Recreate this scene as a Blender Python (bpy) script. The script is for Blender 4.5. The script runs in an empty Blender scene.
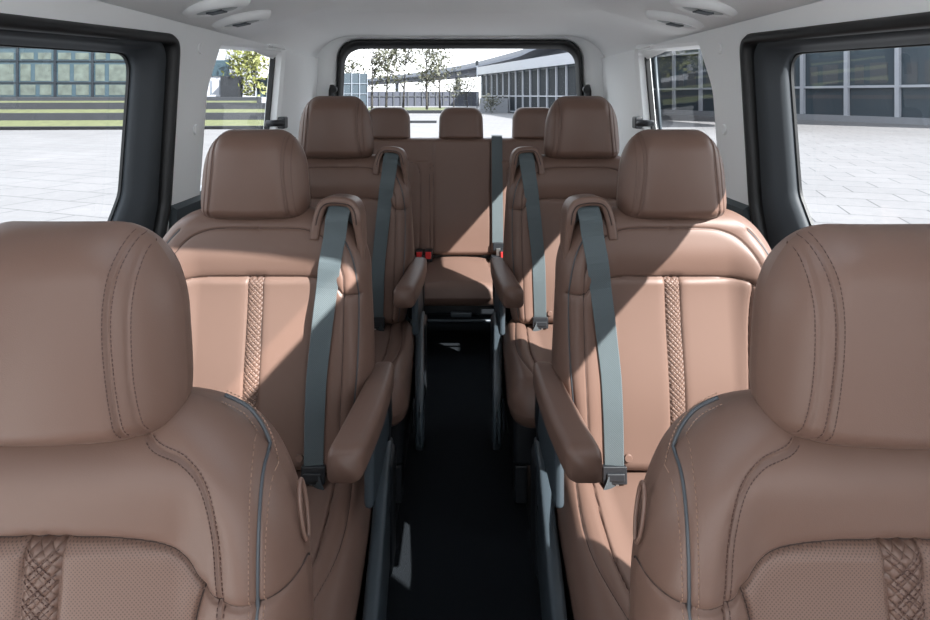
import bpy, math, random
import numpy as np
from mathutils import Vector, Matrix
random.seed(7)
PI = math.pi
C = bpy.context.scene.collection
H = 1.28            # eye height above the cabin floor
GZ = -0.5           # street level
F = 600.0

# ------------------------------------------------------------------ materials
MATS = {}
def mat(name, col, rough=0.5, metal=0.0, spec=0.5, bump=None, var=0.0, vscale=30.0, sheen=0.0, coat=0.0):
    m = bpy.data.materials.new(name); m.use_nodes = True
    nt = m.node_tree; b = nt.nodes['Principled BSDF']
    b.inputs['Base Color'].default_value = (*col, 1)
    b.inputs['Roughness'].default_value = rough
    b.inputs['Metallic'].default_value = metal
    b.inputs['Specular IOR Level'].default_value = spec
    if sheen: b.inputs['Sheen Weight'].default_value = sheen
    if coat:
        b.inputs['Coat Weight'].default_value = coat; b.inputs['Coat Roughness'].default_value = .08
    tc = nt.nodes.new('ShaderNodeTexCoord')
    if var:
        n = nt.nodes.new('ShaderNodeTexNoise'); n.inputs['Scale'].default_value = vscale
        n.inputs['Detail'].default_value = 4
        nt.links.new(tc.outputs['Object'], n.inputs['Vector'])
        mx = nt.nodes.new('ShaderNodeMix'); mx.data_type = 'RGBA'
        mx.inputs[6].default_value = (*[c * (1 - var) for c in col], 1)
        mx.inputs[7].default_value = (*[min(1, c * (1 + var)) for c in col], 1)
        nt.links.new(n.outputs['Fac'], mx.inputs[0])
        nt.links.new(mx.outputs[2], b.inputs['Base Color'])
    if bump:
        kind, scale, strength, dist = bump
        bp = nt.nodes.new('ShaderNodeBump'); bp.inputs['Strength'].default_value = strength
        bp.inputs['Distance'].default_value = dist
        if kind == 'noise':
            n = nt.nodes.new('ShaderNodeTexNoise'); n.inputs['Scale'].default_value = scale
            n.inputs['Detail'].default_value = 3
            nt.links.new(tc.outputs['Object'], n.inputs['Vector'])
            nt.links.new(n.outputs['Fac'], bp.inputs['Height'])
        elif kind == 'voronoi':
            n = nt.nodes.new('ShaderNodeTexVoronoi'); n.inputs['Scale'].default_value = scale
            nt.links.new(tc.outputs['Object'], n.inputs['Vector'])
            nt.links.new(n.outputs['Distance'], bp.inputs['Height'])
        elif kind in ('perf', 'quilt', 'weave'):
            s = nt.nodes.new('ShaderNodeSeparateXYZ'); nt.links.new(tc.outputs['Object'], s.inputs[0])
            def mth(op, a, c):
                q = nt.nodes.new('ShaderNodeMath'); q.operation = op
                for i, v in enumerate((a, c)):
                    if isinstance(v, (int, float)): q.inputs[i].default_value = v
                    elif v is not None: nt.links.new(v, q.inputs[i])
                return q.outputs[0]
            x, z = s.outputs['X'], s.outputs['Z']
            p = mth('ADD', x, z); q = mth('SUBTRACT', x, z)
            a = mth('SINE', mth('MULTIPLY', p, scale), None); c = mth('SINE', mth('MULTIPLY', q, scale), None)
            if kind == 'perf':
                hgt = mth('LESS_THAN', mth('MULTIPLY', mth('ADD', a, 1), mth('ADD', c, 1)), 2.0)
                dk = nt.nodes.new('ShaderNodeMix'); dk.data_type = 'RGBA'
                dk.inputs[6].default_value = (*[k * .55 for k in col], 1); dk.inputs[7].default_value = (*col, 1)
                nt.links.new(hgt, dk.inputs[0]); nt.links.new(dk.outputs[2], b.inputs['Base Color'])
            elif kind == 'quilt':
                hgt = mth('POWER', mth('MULTIPLY', mth('ABSOLUTE', a, None), mth('ABSOLUTE', c, None)), .35)
            else:
                hgt = mth('ADD', a, c)
            nt.links.new(hgt, bp.inputs['Height'])
        nt.links.new(bp.outputs[0], b.inputs['Normal'])
    MATS[name] = m
    return m

BR = (.135, .081, .0625)
M_leather = mat('brown_leather', BR, .43, spec=.36, bump=('voronoi', 900, .12, .0006), var=.035, vscale=9)
M_insert = mat('brown_insert_leather', (.146, .089, .069), .5, spec=.4, bump=('voronoi', 900, .12, .0006), var=.03, vscale=9)
M_perf = mat('perforated_leather', (.146, .089, .069), .5, spec=.4, bump=('perf', 1550, .5, .0008))
M_quilt = mat('quilted_leather', (.122, .072, .055), .5, spec=.45, bump=('quilt', 260, .8, .003))
M_stitch = mat('stitch_thread', (.26, .16, .115), .7)
M_stitchd = mat('dark_stitch_thread', (.07, .035, .028), .7)
M_seam = mat('dark_seam_welt', (.03, .017, .014), .8)  # near-black brown cord laid along the upholstery seams
M_piping = mat('slate_piping', (.045, .052, .06), .45)
M_belt = mat('seat_belt_webbing', (.066, .088, .096), .62, bump=('weave', 1500, .4, .0006), sheen=.3)
M_beltd = mat('dark_belt_webbing', (.035, .042, .047), .6)
M_plas = mat('slate_plastic', (.038, .05, .06), .42, bump=('noise', 500, .1, .0005))
M_plasd = mat('black_plastic', (.012, .014, .017), .4, bump=('noise', 500, .15, .0005))
M_carpet = mat('black_carpet', (.012, .0145, .0175), .95, spec=.1, bump=('noise', 420, .9, .004), var=.35, vscale=500)
M_head = mat('pale_grey_headliner', (.84, .855, .86), .85, spec=.2, bump=('noise', 600, .15, .0008))
M_pillar = mat('pale_grey_pillar_trim', (.84, .86, .865), .5, spec=.35, bump=('noise', 300, .08, .0006))
M_door = mat('charcoal_door_trim', (.036, .042, .048), .6, spec=.3, bump=('noise', 300, .1, .0006))
M_seal = mat('black_rubber_seal', (.008, .009, .010), .55)
M_ltrim = mat('dark_slate_lower_trim', (.04, .056, .066), .6)
M_chrome = mat('brushed_metal', (.6, .6, .6), .3, metal=1)
M_red = mat('red_buckle_button', (.62, .03, .03), .35)
M_rail = mat('dark_rail_metal', (.22, .24, .26), .4, metal=.7)

def glass(name, tint, refl=.08):
    m = bpy.data.materials.new(name); m.use_nodes = True; nt = m.node_tree
    for n in list(nt.nodes): nt.nodes.remove(n)
    o = nt.nodes.new('ShaderNodeOutputMaterial'); mx = nt.nodes.new('ShaderNodeMixShader')
    t = nt.nodes.new('ShaderNodeBsdfTransparent'); t.inputs[0].default_value = (*tint, 1)
    g = nt.nodes.new('ShaderNodeBsdfGlossy'); g.inputs['Roughness'].default_value = .02
    lw = nt.nodes.new('ShaderNodeFresnel'); lw.inputs[0].default_value = 1.3
    ml = nt.nodes.new('ShaderNodeMath'); ml.operation = 'MULTIPLY'; ml.inputs[1].default_value = .10
    nt.links.new(lw.outputs[0], ml.inputs[0]); nt.links.new(ml.outputs[0], mx.inputs[0])
    nt.links.new(t.outputs[0], mx.inputs[1]); nt.links.new(g.outputs[0], mx.inputs[2])
    nt.links.new(mx.outputs[0], o.inputs[0])
    return m
M_glass = glass('window_glass', (.93, .95, .96))
M_bglass = mat('dark_building_glass', (.04, .055, .068), .3, spec=.3)
M_bglass2 = mat('teal_building_glass', (.028, .050, .064), .3, spec=.35)

# ------------------------------------------------------------------ mesh helpers
def link(name, me, m, parent=None, loc=None, rot=None, smooth=True):
    o = bpy.data.objects.new(name, me); C.objects.link(o)
    if m is not None:
        for k in (m if isinstance(m, (list, tuple)) else [m]): me.materials.append(k)
    if parent: o.parent = parent
    if loc is not None: o.location = loc
    if rot is not None: o.rotation_euler = rot
    if smooth:
        me.polygons.foreach_set('use_smooth', [True] * len(me.polygons))
    me.update()
    return o

class MB:
    def __init__(s): s.v = []; s.f = []
    def add(s, vs, fs):
        n = len(s.v); s.v += [tuple(map(float, p)) for p in vs]; s.f += [tuple(i + n for i in f) for f in fs]; return s
    def box(s, x0, x1, y0, y1, z0, z1):
        x0, x1 = sorted((x0, x1)); y0, y1 = sorted((y0, y1)); z0, z1 = sorted((z0, z1))
        vs = [(x, y, z) for x in (x0, x1) for y in (y0, y1) for z in (z0, z1)]
        return s.add(vs, [(0, 1, 3, 2), (4, 6, 7, 5), (0, 4, 5, 1), (2, 3, 7, 6), (0, 2, 6, 4), (1, 5, 7, 3)])
    def loops(s, L, closed=True, cap0=False, cap1=False):
        """bridge successive loops of equal length"""
        n = len(L[0]); vs = [p for l in L for p in l]; fs = []
        for k in range(len(L) - 1):
            for i in range(n if closed else n - 1):
                j = (i + 1) % n
                fs.append((k * n + i, k * n + j, (k + 1) * n + j, (k + 1) * n + i))
        if cap0: fs.append(tuple(range(n))[::-1])
        if cap1: fs.append(tuple((len(L) - 1) * n + i for i in range(n)))
        return s.add(vs, fs)
    def tube(s, pts, r, n=8, caps=True):
        pts = [Vector(p) for p in pts]; L = []
        up = Vector((0, 0, 1))
        for i, p in enumerate(pts):
            t = (pts[min(i + 1, len(pts) - 1)] - pts[max(i - 1, 0)]).normalized()
            if abs(t.dot(up)) > .95: up = Vector((1, 0, 0)) if abs(t.x) < .9 else Vector((0, 1, 0))
            a = t.cross(up).normalized(); b = t.cross(a).normalized()
            up = -b if (-b).dot(up) > 0 else b
            rr = r[i] if isinstance(r, (list, tuple)) else r
            L.append([p + (a * math.cos(q) + b * math.sin(q)) * rr for q in [2 * PI * k / n for k in range(n)]])
        return s.loops(L, True, caps, caps)
    def ribbon(s, pts, w, side, th=.0016):
        """flat strap along pts; w width list or number; side = width directions"""
        L = []
        for i, p in enumerate(pts):
            p = Vector(p); t = (Vector(pts[min(i + 1, len(pts) - 1)]) - Vector(pts[max(i - 1, 0)])).normalized()
            sd = Vector(side[i] if isinstance(side, list) else side)
            sd = (sd - t * sd.dot(t)).normalized(); nn = t.cross(sd)
            ww = (w[i] if isinstance(w, (list, tuple)) else w) / 2
            L.append([p + sd * ww + nn * th * .3, p + sd * (ww - .0015) + nn * th, p - sd * (ww - .0015) + nn * th, p - sd * ww + nn * th * .3,
                      p - sd * (ww - .0015) - nn * th * .4, p + sd * (ww - .0015) - nn * th * .4])
        return s.loops(L, True, True, True)
    def mesh(s, name, mir=False):
        me = bpy.data.meshes.new(name)
        v = s.v; f = s.f
        if mir: v = [(-a, b, c) for a, b, c in v]; f = [q[::-1] for q in f]
        me.from_pydata(v, [], f); me.update(); return me
    def build(s, name, m, parent=None, loc=None, rot=None, smooth=False, mir=False, bevel=0, fixn=True):
        me = s.mesh(name, mir)
        if fixn:
            import bmesh
            bm = bmesh.new(); bm.from_mesh(me); bmesh.ops.recalc_face_normals(bm, faces=bm.faces); bm.to_mesh(me); bm.free()
        o = link(name, me, m, parent, loc, rot, smooth or bevel > 0)
        if bevel:
            b = o.modifiers.new('b', 'BEVEL'); b.width = bevel; b.segments = 3; b.limit_method = 'ANGLE'; b.angle_limit = .6
            w = o.modifiers.new('w', 'WEIGHTED_NORMAL'); w.keep_sharp = True
        return o

def empty(name, loc, rz=0):
    o = bpy.data.objects.new(name, None); C.objects.link(o); o.location = loc; o.rotation_euler = (0, 0, rz)
    o.empty_display_size = .05
    return o
def tag(o, label=None, cat=None, group=None, kind=None):
    if label: o['label'] = label
    if cat: o['category'] = cat
    if group: o['group'] = group
    if kind: o['kind'] = kind
    return o
def copy_tree(o, parent=None):
    c = o.copy(); C.objects.link(c)
    if parent: c.parent = parent
    for ch in list(o.children): copy_tree(ch, c)
    return c

def rrect(w, h, r, n=5):
    """rounded rectangle loop (a,b) centred"""
    out = []
    for cx, cy, a0 in ((w / 2 - r, h / 2 - r, 0), (-w / 2 + r, h / 2 - r, PI / 2), (-w / 2 + r, -h / 2 + r, PI), (w / 2 - r, -h / 2 + r, 1.5 * PI)):
        for k in range(n + 1):
            a = a0 + PI / 2 * k / n
            out.append((cx + r * math.cos(a), cy + r * math.sin(a)))
    return out

def smooth_poly(pts, n=8):
    """catmull-rom through pts"""
    P = [np.array(p, float) for p in pts]; out = []
    for i in range(len(P) - 1):
        p0 = P[max(i - 1, 0)]; p1 = P[i]; p2 = P[i + 1]; p3 = P[min(i + 2, len(P) - 1)]
        for k in range(n):
            t = k / n
            out.append(.5 * ((2 * p1) + (-p0 + p2) * t + (2 * p0 - 5 * p1 + 4 * p2 - p3) * t * t + (-p0 + 3 * p1 - 3 * p2 + p3) * t ** 3))
    out.append(P[-1]); return np.array(out)

def sstep(x, a, b):
    t = np.clip((x - a) / (b - a), 0, 1); return t * t * (3 - 2 * t)

def poly_dist(U, V, poly):
    d = np.full(U.shape, 9.0)
    for a, b in zip(poly[:-1], poly[1:]):
        ab = b - a; L = ab @ ab
        if L < 1e-14: continue
        # quick reject
        t = np.clip(((U - a[0]) * ab[0] + (V - a[1]) * ab[1]) / L, 0, 1)
        dd = (U - a[0] - t * ab[0]) ** 2 + (V - a[1] - t * ab[1]) ** 2
        d = np.minimum(d, dd)
    return np.sqrt(d)

class Pad:
    """upholstered body: front height field over an outline, plus a back, closed along the outline"""
    def __init__(s, v0, v1, uL, uR, tf, tb, rs, rt, rb, nu, nv, seams=(), relief=None, grooves=(.0035, .0022)):
        s.v0, s.v1, s.uL, s.uR, s.tf, s.tb, s.rs, s.rt, s.rb, s.nu, s.nv = v0, v1, uL, uR, tf, tb, rs, rt, rb, nu, nv
        s.seams = [(np.array(p, float), d, w) for p, d, w in seams]; s.relief = relief
    def g(s, U, V):
        l = s.uL(V); r = s.uR(V)
        ds = np.clip(np.minimum(U - l, r - U) / s.rs, 0, 1)
        dt = np.clip((s.v1 - V) / s.rt, 0, 1); db = np.clip((V - s.v0) / s.rb, 0, 1)
        q = lambda d: np.sqrt(np.clip(1 - (1 - d) ** 2, 0, 1))
        return q(ds) * q(dt) * q(db)
    def front(s, U, V):
        U = np.asarray(U, float); V = np.asarray(V, float)
        g = s.g(U, V); y = -s.tf * g
        if s.relief is not None: y = y - s.relief(U, V) * np.sqrt(g)
        for p, d, w in s.seams:
            dd = poly_dist(U, V, p)
            y = y + d * np.exp(-(dd / w) ** 2) + d * .55 * np.exp(-(dd / (w * 4)) ** 2)
        return y
    def pt(s, u, v, off=0.0):
        return (u, float(s.front(np.array([u]), np.array([v]))[0]) - off, v)
    def pts(s, uv, off=0.0):
        uv = np.asarray(uv, float); y = s.front(uv[:, 0], uv[:, 1]) - off
        return [(a, b, c) for a, b, c in zip(uv[:, 0], y, uv[:, 1])]
    def grid(s):
        a = np.linspace(-1, 1, s.nu); a = .55 * a + .45 * np.sin(a * PI / 2)
        b = np.linspace(0, 1, s.nv); b = .6 * b + .4 * (1 - np.cos(b * PI)) / 2
        V = np.repeat((s.v0 + (s.v1 - s.v0) * b)[:, None], s.nu, 1)
        l, r = s.uL(V), s.uR(V)
        U = (l + r) / 2 + (r - l) / 2 * a[None, :]
        return U, V
    def build(s, name, m, parent, xf, masks=(), mir=False, loc=(0, 0, 0), rot=(0, 0, 0)):
        """xf maps (u,y,v) arrays to local xyz; masks: list of (name, material, fn(U,V)) parts cut out of the front"""
        U, V = s.grid(); Y = s.front(U, V); nv, nu = U.shape
        bu = slice(None, None, 3)
        iv = list(range(0, nv, 3)); iu = list(range(0, nu, 3))
        if iv[-1] != nv - 1: iv.append(nv - 1)
        if iu[-1] != nu - 1: iu.append(nu - 1)
        pf = np.stack(xf(U, Y, V), -1).reshape(-1, 3)
        idx = np.arange(nv * nu).reshape(nv, nu)
        Q = np.stack([idx[:-1, :-1], idx[:-1, 1:], idx[1:, 1:], idx[1:, :-1]], -1).reshape(-1, 4)
        uc = (U[:-1, :-1] + U[1:, 1:]).ravel() / 2; vc = (V[:-1, :-1] + V[1:, 1:]).ravel() / 2
        owner = np.zeros(len(Q), int)
        for k, (nm, mm, fn) in enumerate(masks): owner[fn(uc, vc)] = k + 1
        obs = []
        for k in range(len(masks) + 1):
            q = Q[owner == k]
            if not len(q): continue
            vs, inv = np.unique(q, return_inverse=True); fr = inv.reshape(-1, 4)
            P = pf[vs]
            if k == 0:
                # back shell
                Ub = U; Vb = V; Yb = s.tb * s.g(U, V)
                pb = np.stack(xf(Ub, Yb, Vb), -1).reshape(-1, 3)
                Ib = idx[np.ix_(iv, iu)]
                qb = np.stack([Ib[:-1, :-1], Ib[1:, :-1], Ib[1:, 1:], Ib[:-1, 1:]], -1).reshape(-1, 4)
                vb, invb = np.unique(qb, return_inverse=True); fb = invb.reshape(-1, 4) + len(P)
                P = np.concatenate([P, pb[vb]]); fr = np.concatenate([fr, fb])
            if mir: P = P * np.array([-1, 1, 1]); fr = fr[:, ::-1]
            nm = name if k == 0 else masks[k - 1][0]; mm = m if k == 0 else masks[k - 1][1]
            me = bpy.data.meshes.new(nm)
            me.vertices.add(len(P)); me.vertices.foreach_set('co', P.astype(np.float32).ravel())
            me.loops.add(fr.size); me.loops.foreach_set('vertex_index', fr.astype(np.int32).ravel())
            me.polygons.add(len(fr)); me.polygons.foreach_set('loop_start', np.arange(0, fr.size, 4, dtype=np.int32))
            me.update(calc_edges=True); me.validate()
            obs.append(link(nm, me, mm, parent, loc, rot))
        return obs

IDN = lambda U, Y, V: (U, Y, V)
def stitches(mb, pad, uv, off=.0006, L=.0028, gap=.0018, r=.0006, xf=None):
    uv = np.asarray(uv, float); seg = np.hypot(*(uv[1:] - uv[:-1]).T); cum = np.concatenate([[0], np.cumsum(seg)])
    k = int(cum[-1] / (L + gap))
    if k < 1: return
    st = (np.arange(k)[:, None] * (L + gap) + np.array([0, L / 2, L])[None, :]).ravel()
    p = pad.pts(np.stack([np.interp(st, cum, uv[:, 0]), np.interp(st, cum, uv[:, 1])], -1), off)
    if xf: p = [tuple(float(c) for c in xf(*w)) for w in p]
    for j in range(k): mb.tube(p[3 * j:3 * j + 3], r, 4)
def offs(uv, d):
    uv = np.asarray(uv, float); t = np.gradient(uv, axis=0); n = np.stack([-t[:, 1], t[:, 0]], -1)
    n /= np.linalg.norm(n, axis=1, keepdims=True) + 1e-12
    return uv + n * d
def mirr(p): return [(-a, b) for a, b in p]

# ------------------------------------------------------------------ seats
def make_headrest(root, style, mir, loc, rot, hi):
    """headrest in backrest frame. v=0 bottom"""
    h = .222
    hw = .137
    def w(V):
        V = np.asarray(V, float)
        base = hw - .020 * np.clip(V / h, 0, 1) ** 1.3 - .006 * np.exp(-(V / .03) ** 2)
        c = np.clip((V - (h - .10)) / .10, 0, 1); c2 = np.clip((.026 - V) / .026, 0, 1)
        return base - .060 * (1 - np.sqrt(np.clip(1 - c ** 2, 0, 1))) - .02 * (1 - np.sqrt(np.clip(1 - c2 ** 2, 0, 1)))
    s1 = smooth_poly([(.083, h + .0), (.0845, h - .03), (.084, h * .6), (.09, h * .3), (.099, 0)], 8)
    s2 = smooth_poly([(.094, h - .02), (.0975, h - .045), (.099, h * .6), (.104, h * .3), (.112, .01)], 8)
    dp = .0028 if hi else .0035
    wd = .0016 if hi else .0022
    seams = [(s1, dp, wd), (np.array(mirr(s1)), dp, wd), (s2, dp * .6, wd), (np.array(mirr(s2)), dp * .6, wd)]
    rel = lambda U, V: .010 * (1 - (U / hw) ** 2) + .008 * np.sin(np.clip(V / h, 0, 1) * PI)
    p = Pad(0, h, lambda V: -w(V), w, .052, .062, .05, .055, .030, 170 if hi else 130, 130 if hi else 100, seams, rel)
    # bow backwards towards the sides
    xf = lambda U, Y, V: (U, Y + .9 * U * U, V)
    o = p.build('headrest', M_leather, root, xf, (), mir, loc, rot)[0]
    for sg in (1, -1):
        mb = MB()
        for s, d in ((s1, .0035), (s2, .0030)):
            for dd in ((d, -d) if s is s1 else (d,)):
                q = offs(s, dd * 1.0); q = q[(q[:, 1] > .008) & (q[:, 1] < h - .008)]
                if sg < 0: q = np.array(mirr(q))
                stitches(mb, p, q, .0002, .0028, .0018, .0006, xf)
        mb.build('stitching', M_stitchd, o, mir=mir, smooth=True)
    # posts
    for sg in (1, -1):
        mb = MB(); mb.tube([(sg * .055, .02, -.06), (sg * .055, .02, .03)], .006, 8)
        mb.build('headrest_post', M_chrome, root, loc, rot, mir=mir, smooth=True)
    return o

def backrest(root, kind, mir, zc, a, hi):
    """canonical = left hand seat in the picture, aisle at +x.  origin at the bite line"""
    rot = (-a, 0, 0); loc = (0, 0, zc)
    top = .625
    hw = .262 if kind == 'front' else .283
    rv, rx = (.22, .16) if kind == 'front' else (.175, .145)
    def w(V):
        V = np.asarray(V, float)
        base = hw - .035 * np.clip((.25 - V) / .25, 0, 1) ** 1.6 - .012 * np.clip((V - .25) / .2, 0, 1)
        vc = top - rv
        c = np.clip((V - vc) / rv, 0, 1)
        return base - rx * (1 - np.sqrt(np.clip(1 - c ** 2.2, 0, 1)))
    if kind == 'front':
        arc = smooth_poly([(.075, top - .004), (.098, top - .034), (.135, top - .048), (.160, top - .070), (.174, top - .11), (.180, top - .15), (.184, top - .19), (.186, top - .30), (.18, .02)], 8)
        it = top - .122
        half = smooth_poly([(0, it), (.06, it), (.115, it - .006), (.140, it - .018), (.158, it - .038), (.178, it - .049), (.222, it - .050), (.25, it - .05)], 8)
        side = smooth_poly([(.162, it - .040), (.152, it - .09), (.150, it - .2), (.152, it - .35), (.155, .02)], 8)
        strip = .0185; pipe_u = .215
        extra = []
    else:
        arc = smooth_poly([(0, top - .047), (.08, top - .047), (.125, top - .053), (.165, top - .072), (.195, top - .108), (.213, top - .15), (.217, top - .185), (.219, .3), (.215, .1), (.21, .02)], 8)
        it = top - .163
        half = smooth_poly([(0, it), (.10, it), (.155, it - .003), (.185, it - .010), (.205, it - .026), (.218, it - .038), (.255, it - .038)], 8)
        side = smooth_poly([(.190, it - .014), (.178, it - .10), (.168, it - .27), (.165, .02)], 8)
        strip = .0175; pipe_u = .252
        extra = []
    ptop = top - (.055 if kind == 'front' else .085)
    if kind == 'front':
        pipe = smooth_poly([(.150, top - .006), (.178, top - .020), (.198, top - .046), (.209, top - .080), (.216, top - .13), (.219, top - .20), (.220, .25), (.208, .10), (.198, .02)], 8)
    else:
        pipe = smooth_poly([(.190, top - .050), (.214, top - .078), (.234, top - .115), (.246, top - .165), (.252, top - .23), (.252, .25), (.240, .10), (.230, .02)], 8)
    st = np.array([(strip, it), (strip, it - .1), (strip, .2), (strip, .02)])
    wd = .0020 if hi else .0026; dp = .0042 if hi else .0045
    seams = []
    for p, d, ww in ((arc, dp * .7, wd), (half, dp * 1.2, wd), (side, dp * 1.3, wd), (pipe, dp * .7, wd), (st, dp * .9, wd)):
        seams.append((p, d, ww)); seams.append((np.array(mirr(p)), d, ww))
    su = lambda V: np.interp(V, side[::-1, 1], side[::-1, 0])
    hv = lambda U: np.interp(np.abs(U), half[:, 0], half[:, 1])
    def rel(U, V):
        A = np.abs(U)
        bol = .026 * sstep(A, .13, .215) * (1 - sstep(V, it - .02, it + .10))
        ins = .006 * np.clip(1 - (A / .16) ** 2, 0, 1) * sstep(it - V, -.002, .016)
        sh = .012 * np.exp(-((V - (it + .055)) / .05) ** 2)
        lum = .018 * np.exp(-((V - .17) / .16) ** 2)
        return bol + ins + sh + lum
    P = Pad(0, top, lambda V: -w(V), w, .055, .085, .050, .078 if kind == 'front' else .052, .04, 300 if hi else 210, 330 if hi else 250, seams, rel)
    inside = lambda U, V: (V < hv(U)) & (np.abs(U) < su(V)) & (np.abs(U) > strip) & (V > .015)
    strp = lambda U, V: (V < it) & (np.abs(U) <= strip) & (V > .015)
    ob = P.build('backrest', M_leather, root, IDN, [('insert_panel', M_perf if kind == 'front' else M_insert, inside), ('quilted_strip', M_quilt, strp)], mir, loc, rot)
    back = ob[0]
    for o in ob[1:]:
        o['label'] = 'perforated leather insert panel' if (o.name.startswith('insert') and kind == 'front') else ('plain leather insert panel' if o.name.startswith('insert') else 'cross-stitched centre strip')
    for sg in (1, -1):
        f = (lambda p: p) if sg > 0 else (lambda p: np.array(mirr(p)))
        mb = MB(); mb.tube(P.pts(f(pipe), .0005), .0021 if kind == 'front' else .0020, 6)
        mb.build('piping', M_piping, root, loc, rot, smooth=True, mir=mir)
        for p in (half, side, st, arc) if kind != 'front' else (half, side, st):
            mb = MB(); mb.tube(P.pts(f(p), .0005 if kind == 'front' else -.0004), .0012 if kind == 'front' else .0016, 4)
            mb.build('seam_welt', M_seam, back, smooth=True, mir=mir)
        if kind == 'front':
            a1 = arc[(arc[:, 1] < top - .03)]
            md = MB(); stitches(md, P, f(offs(a1, .0040))); stitches(md, P, f(offs(a1, -.0036))); md.build('stitching', M_stitchd, back, smooth=True, mir=mir)
            mb = MB(); stitches(mb, P, f(offs(pipe, -.0062)), r=.0006); stitches(mb, P, f(offs(pipe, .0062)), r=.0006)
            mb.build('stitching', M_stitch, back, smooth=True, mir=mir)
    mb = MB()
    # diamond cross stitch on the centre strip
    z = it - .008; k = 0
    pitch = .022 if kind == 'front' else .018
    while z > .05:
        for (x0, x1) in ((-strip * .85, strip * .85), (strip * .85, -strip * .85)):
            for dz in ((0, pitch * .28) if kind == 'front' else (0,)):
                stitches(mb, P, [(x0, z - dz), ((x0 + x1) / 2, z - dz - pitch * .6), (x1, z - dz - pitch * 1.2)], .0004, .0036, .0016, .00055)
        z -= pitch
    mb.build('stitching', M_stitchd if kind == 'front' else M_stitch, ob[2], smooth=True, mir=mir)
    return P, back

def rotx(p, a, loc):
    """backrest-local point -> seat-local"""
    x, y, z = p; c, s = math.cos(-a), math.sin(-a)
    return (x + loc[0], y * c - z * s + loc[1], y * s + z * c + loc[2])

def cushion(root, mir, zc, hw=.288, L=.58, bench=False, hi=False):
    """v runs forward from the bite; thickness upward"""
    f_u = .21
    def w(V):
        V = np.asarray(V, float)
        c = np.clip((V - (L - .09)) / .09, 0, 1); c2 = np.clip((.08 - V) / .08, 0, 1)
        return hw + .018 * (V / L) - .07 * (1 - np.sqrt(1 - np.clip(c, 0, 1) ** 2)) - .05 * (1 - np.sqrt(1 - c2 ** 2))
    s1 = smooth_poly([(.200, .01), (.206, .12), (.216, .3), (.205, .42), (.17, L - .03)], 8)
    s2 = smooth_poly([(.235, .02), (.246, .12), (.258, .26), (.252, .38), (.215, L - .05)], 8)
    st = np.array([(.0175, .01), (.0175, L * .5), (.0175, L - .03)])
    cr = np.array([(-.2, L * .78), (0, L * .79), (.2, L * .78)])
    seams = [(s1, .006, .0026), (np.array(mirr(s1)), .006, .0026), (s2, .003, .0024), (np.array(mirr(s2)), .003, .0024), (st, .003, .0024), (np.array(mirr(st)), .003, .0024)]
    rel = lambda U, V: .022 * sstep(np.abs(U), .16, .235) + .008 * np.clip(1 - (np.abs(U) / .2) ** 2, 0, 1)
    P = Pad(0, L, lambda V: -w(V), w, .065, .055, .055, .07, .03, 190, 150, seams, rel)
    xf = lambda U, Y, V: (U, -V, -Y)
    in1 = lambda U, V: (np.abs(U) < np.interp(V, s1[:, 1], s1[:, 0])) & (V > .01) & (V < L - .035) & (np.abs(U) > .0175)
    in2 = lambda U, V: (V > .01) & (V < L - .035) & (np.abs(U) <= .0175)
    ob = P.build('seat_cushion', M_leather, root, xf, [('seat_insert', M_insert, in1), ('quilted_strip', M_quilt, in2)], not mir, (0, .03, zc - .065), (0, 0, 0))
    ob[0].name = 'seat_cushion'
    for sg in (1, -1):
        for s in (s1, s2):
            mb = MB(); q = s if sg > 0 else np.array(mirr(s))
            mb.tube([tuple(float(c) for c in xf(*p)) for p in P.pts(q, -.0003)], .0016, 4)
            mb.build('seam_welt', M_seam, ob[0], smooth=True, mir=mir)
    return P

def make_front_seat(x, y, zc, mir, label):
    root = empty('front_seat', (x, y, 0)); tag(root, label, 'car seat', 'front row seats')
    a = .13
    P, back = backrest(root, 'front', mir, zc, a, True)
    hl = rotx(((-.018 if not mir else .018), -.030, .592), a, (0, 0, zc))
    make_headrest(root, 'front', mir, hl, (-a * .6, 0, 0), True)
    cushion(root, mir, zc)
    # embossed pull loop on the aisle side of the backrest
    lp = MB(); pts = []
    for k in range(25):
        t = 2 * PI * k / 24
        pts.append((.2425 - .005 * math.sin(t), .004 + .0115 * math.cos(t), top_loop + .030 * math.sin(t)))
    lp.tube(pts, .0026, 6, False)
    lp.build('release_loop', M_leather, root, (0, 0, zc), (-a, 0, 0), smooth=True, mir=mir)
    # pedestal and side shields
    s = MB(); s.box(-.24, .24, -.46, .04, .06, zc - .10); s.build('seat_base', M_plasd, root, bevel=.02)
    for sg in (1, -1):
        q = MB(); q.box(sg * .285, sg * .315, -.44, .06, .10, zc - .03); q.build('side_shield', M_plas, root, bevel=.012)
        r = MB(); r.box(sg * .19, sg * .23, -.50, .10, 0.0, .065); r.build('floor_runner', M_rail, root, bevel=.006)
    return root
top_loop = .500

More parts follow.
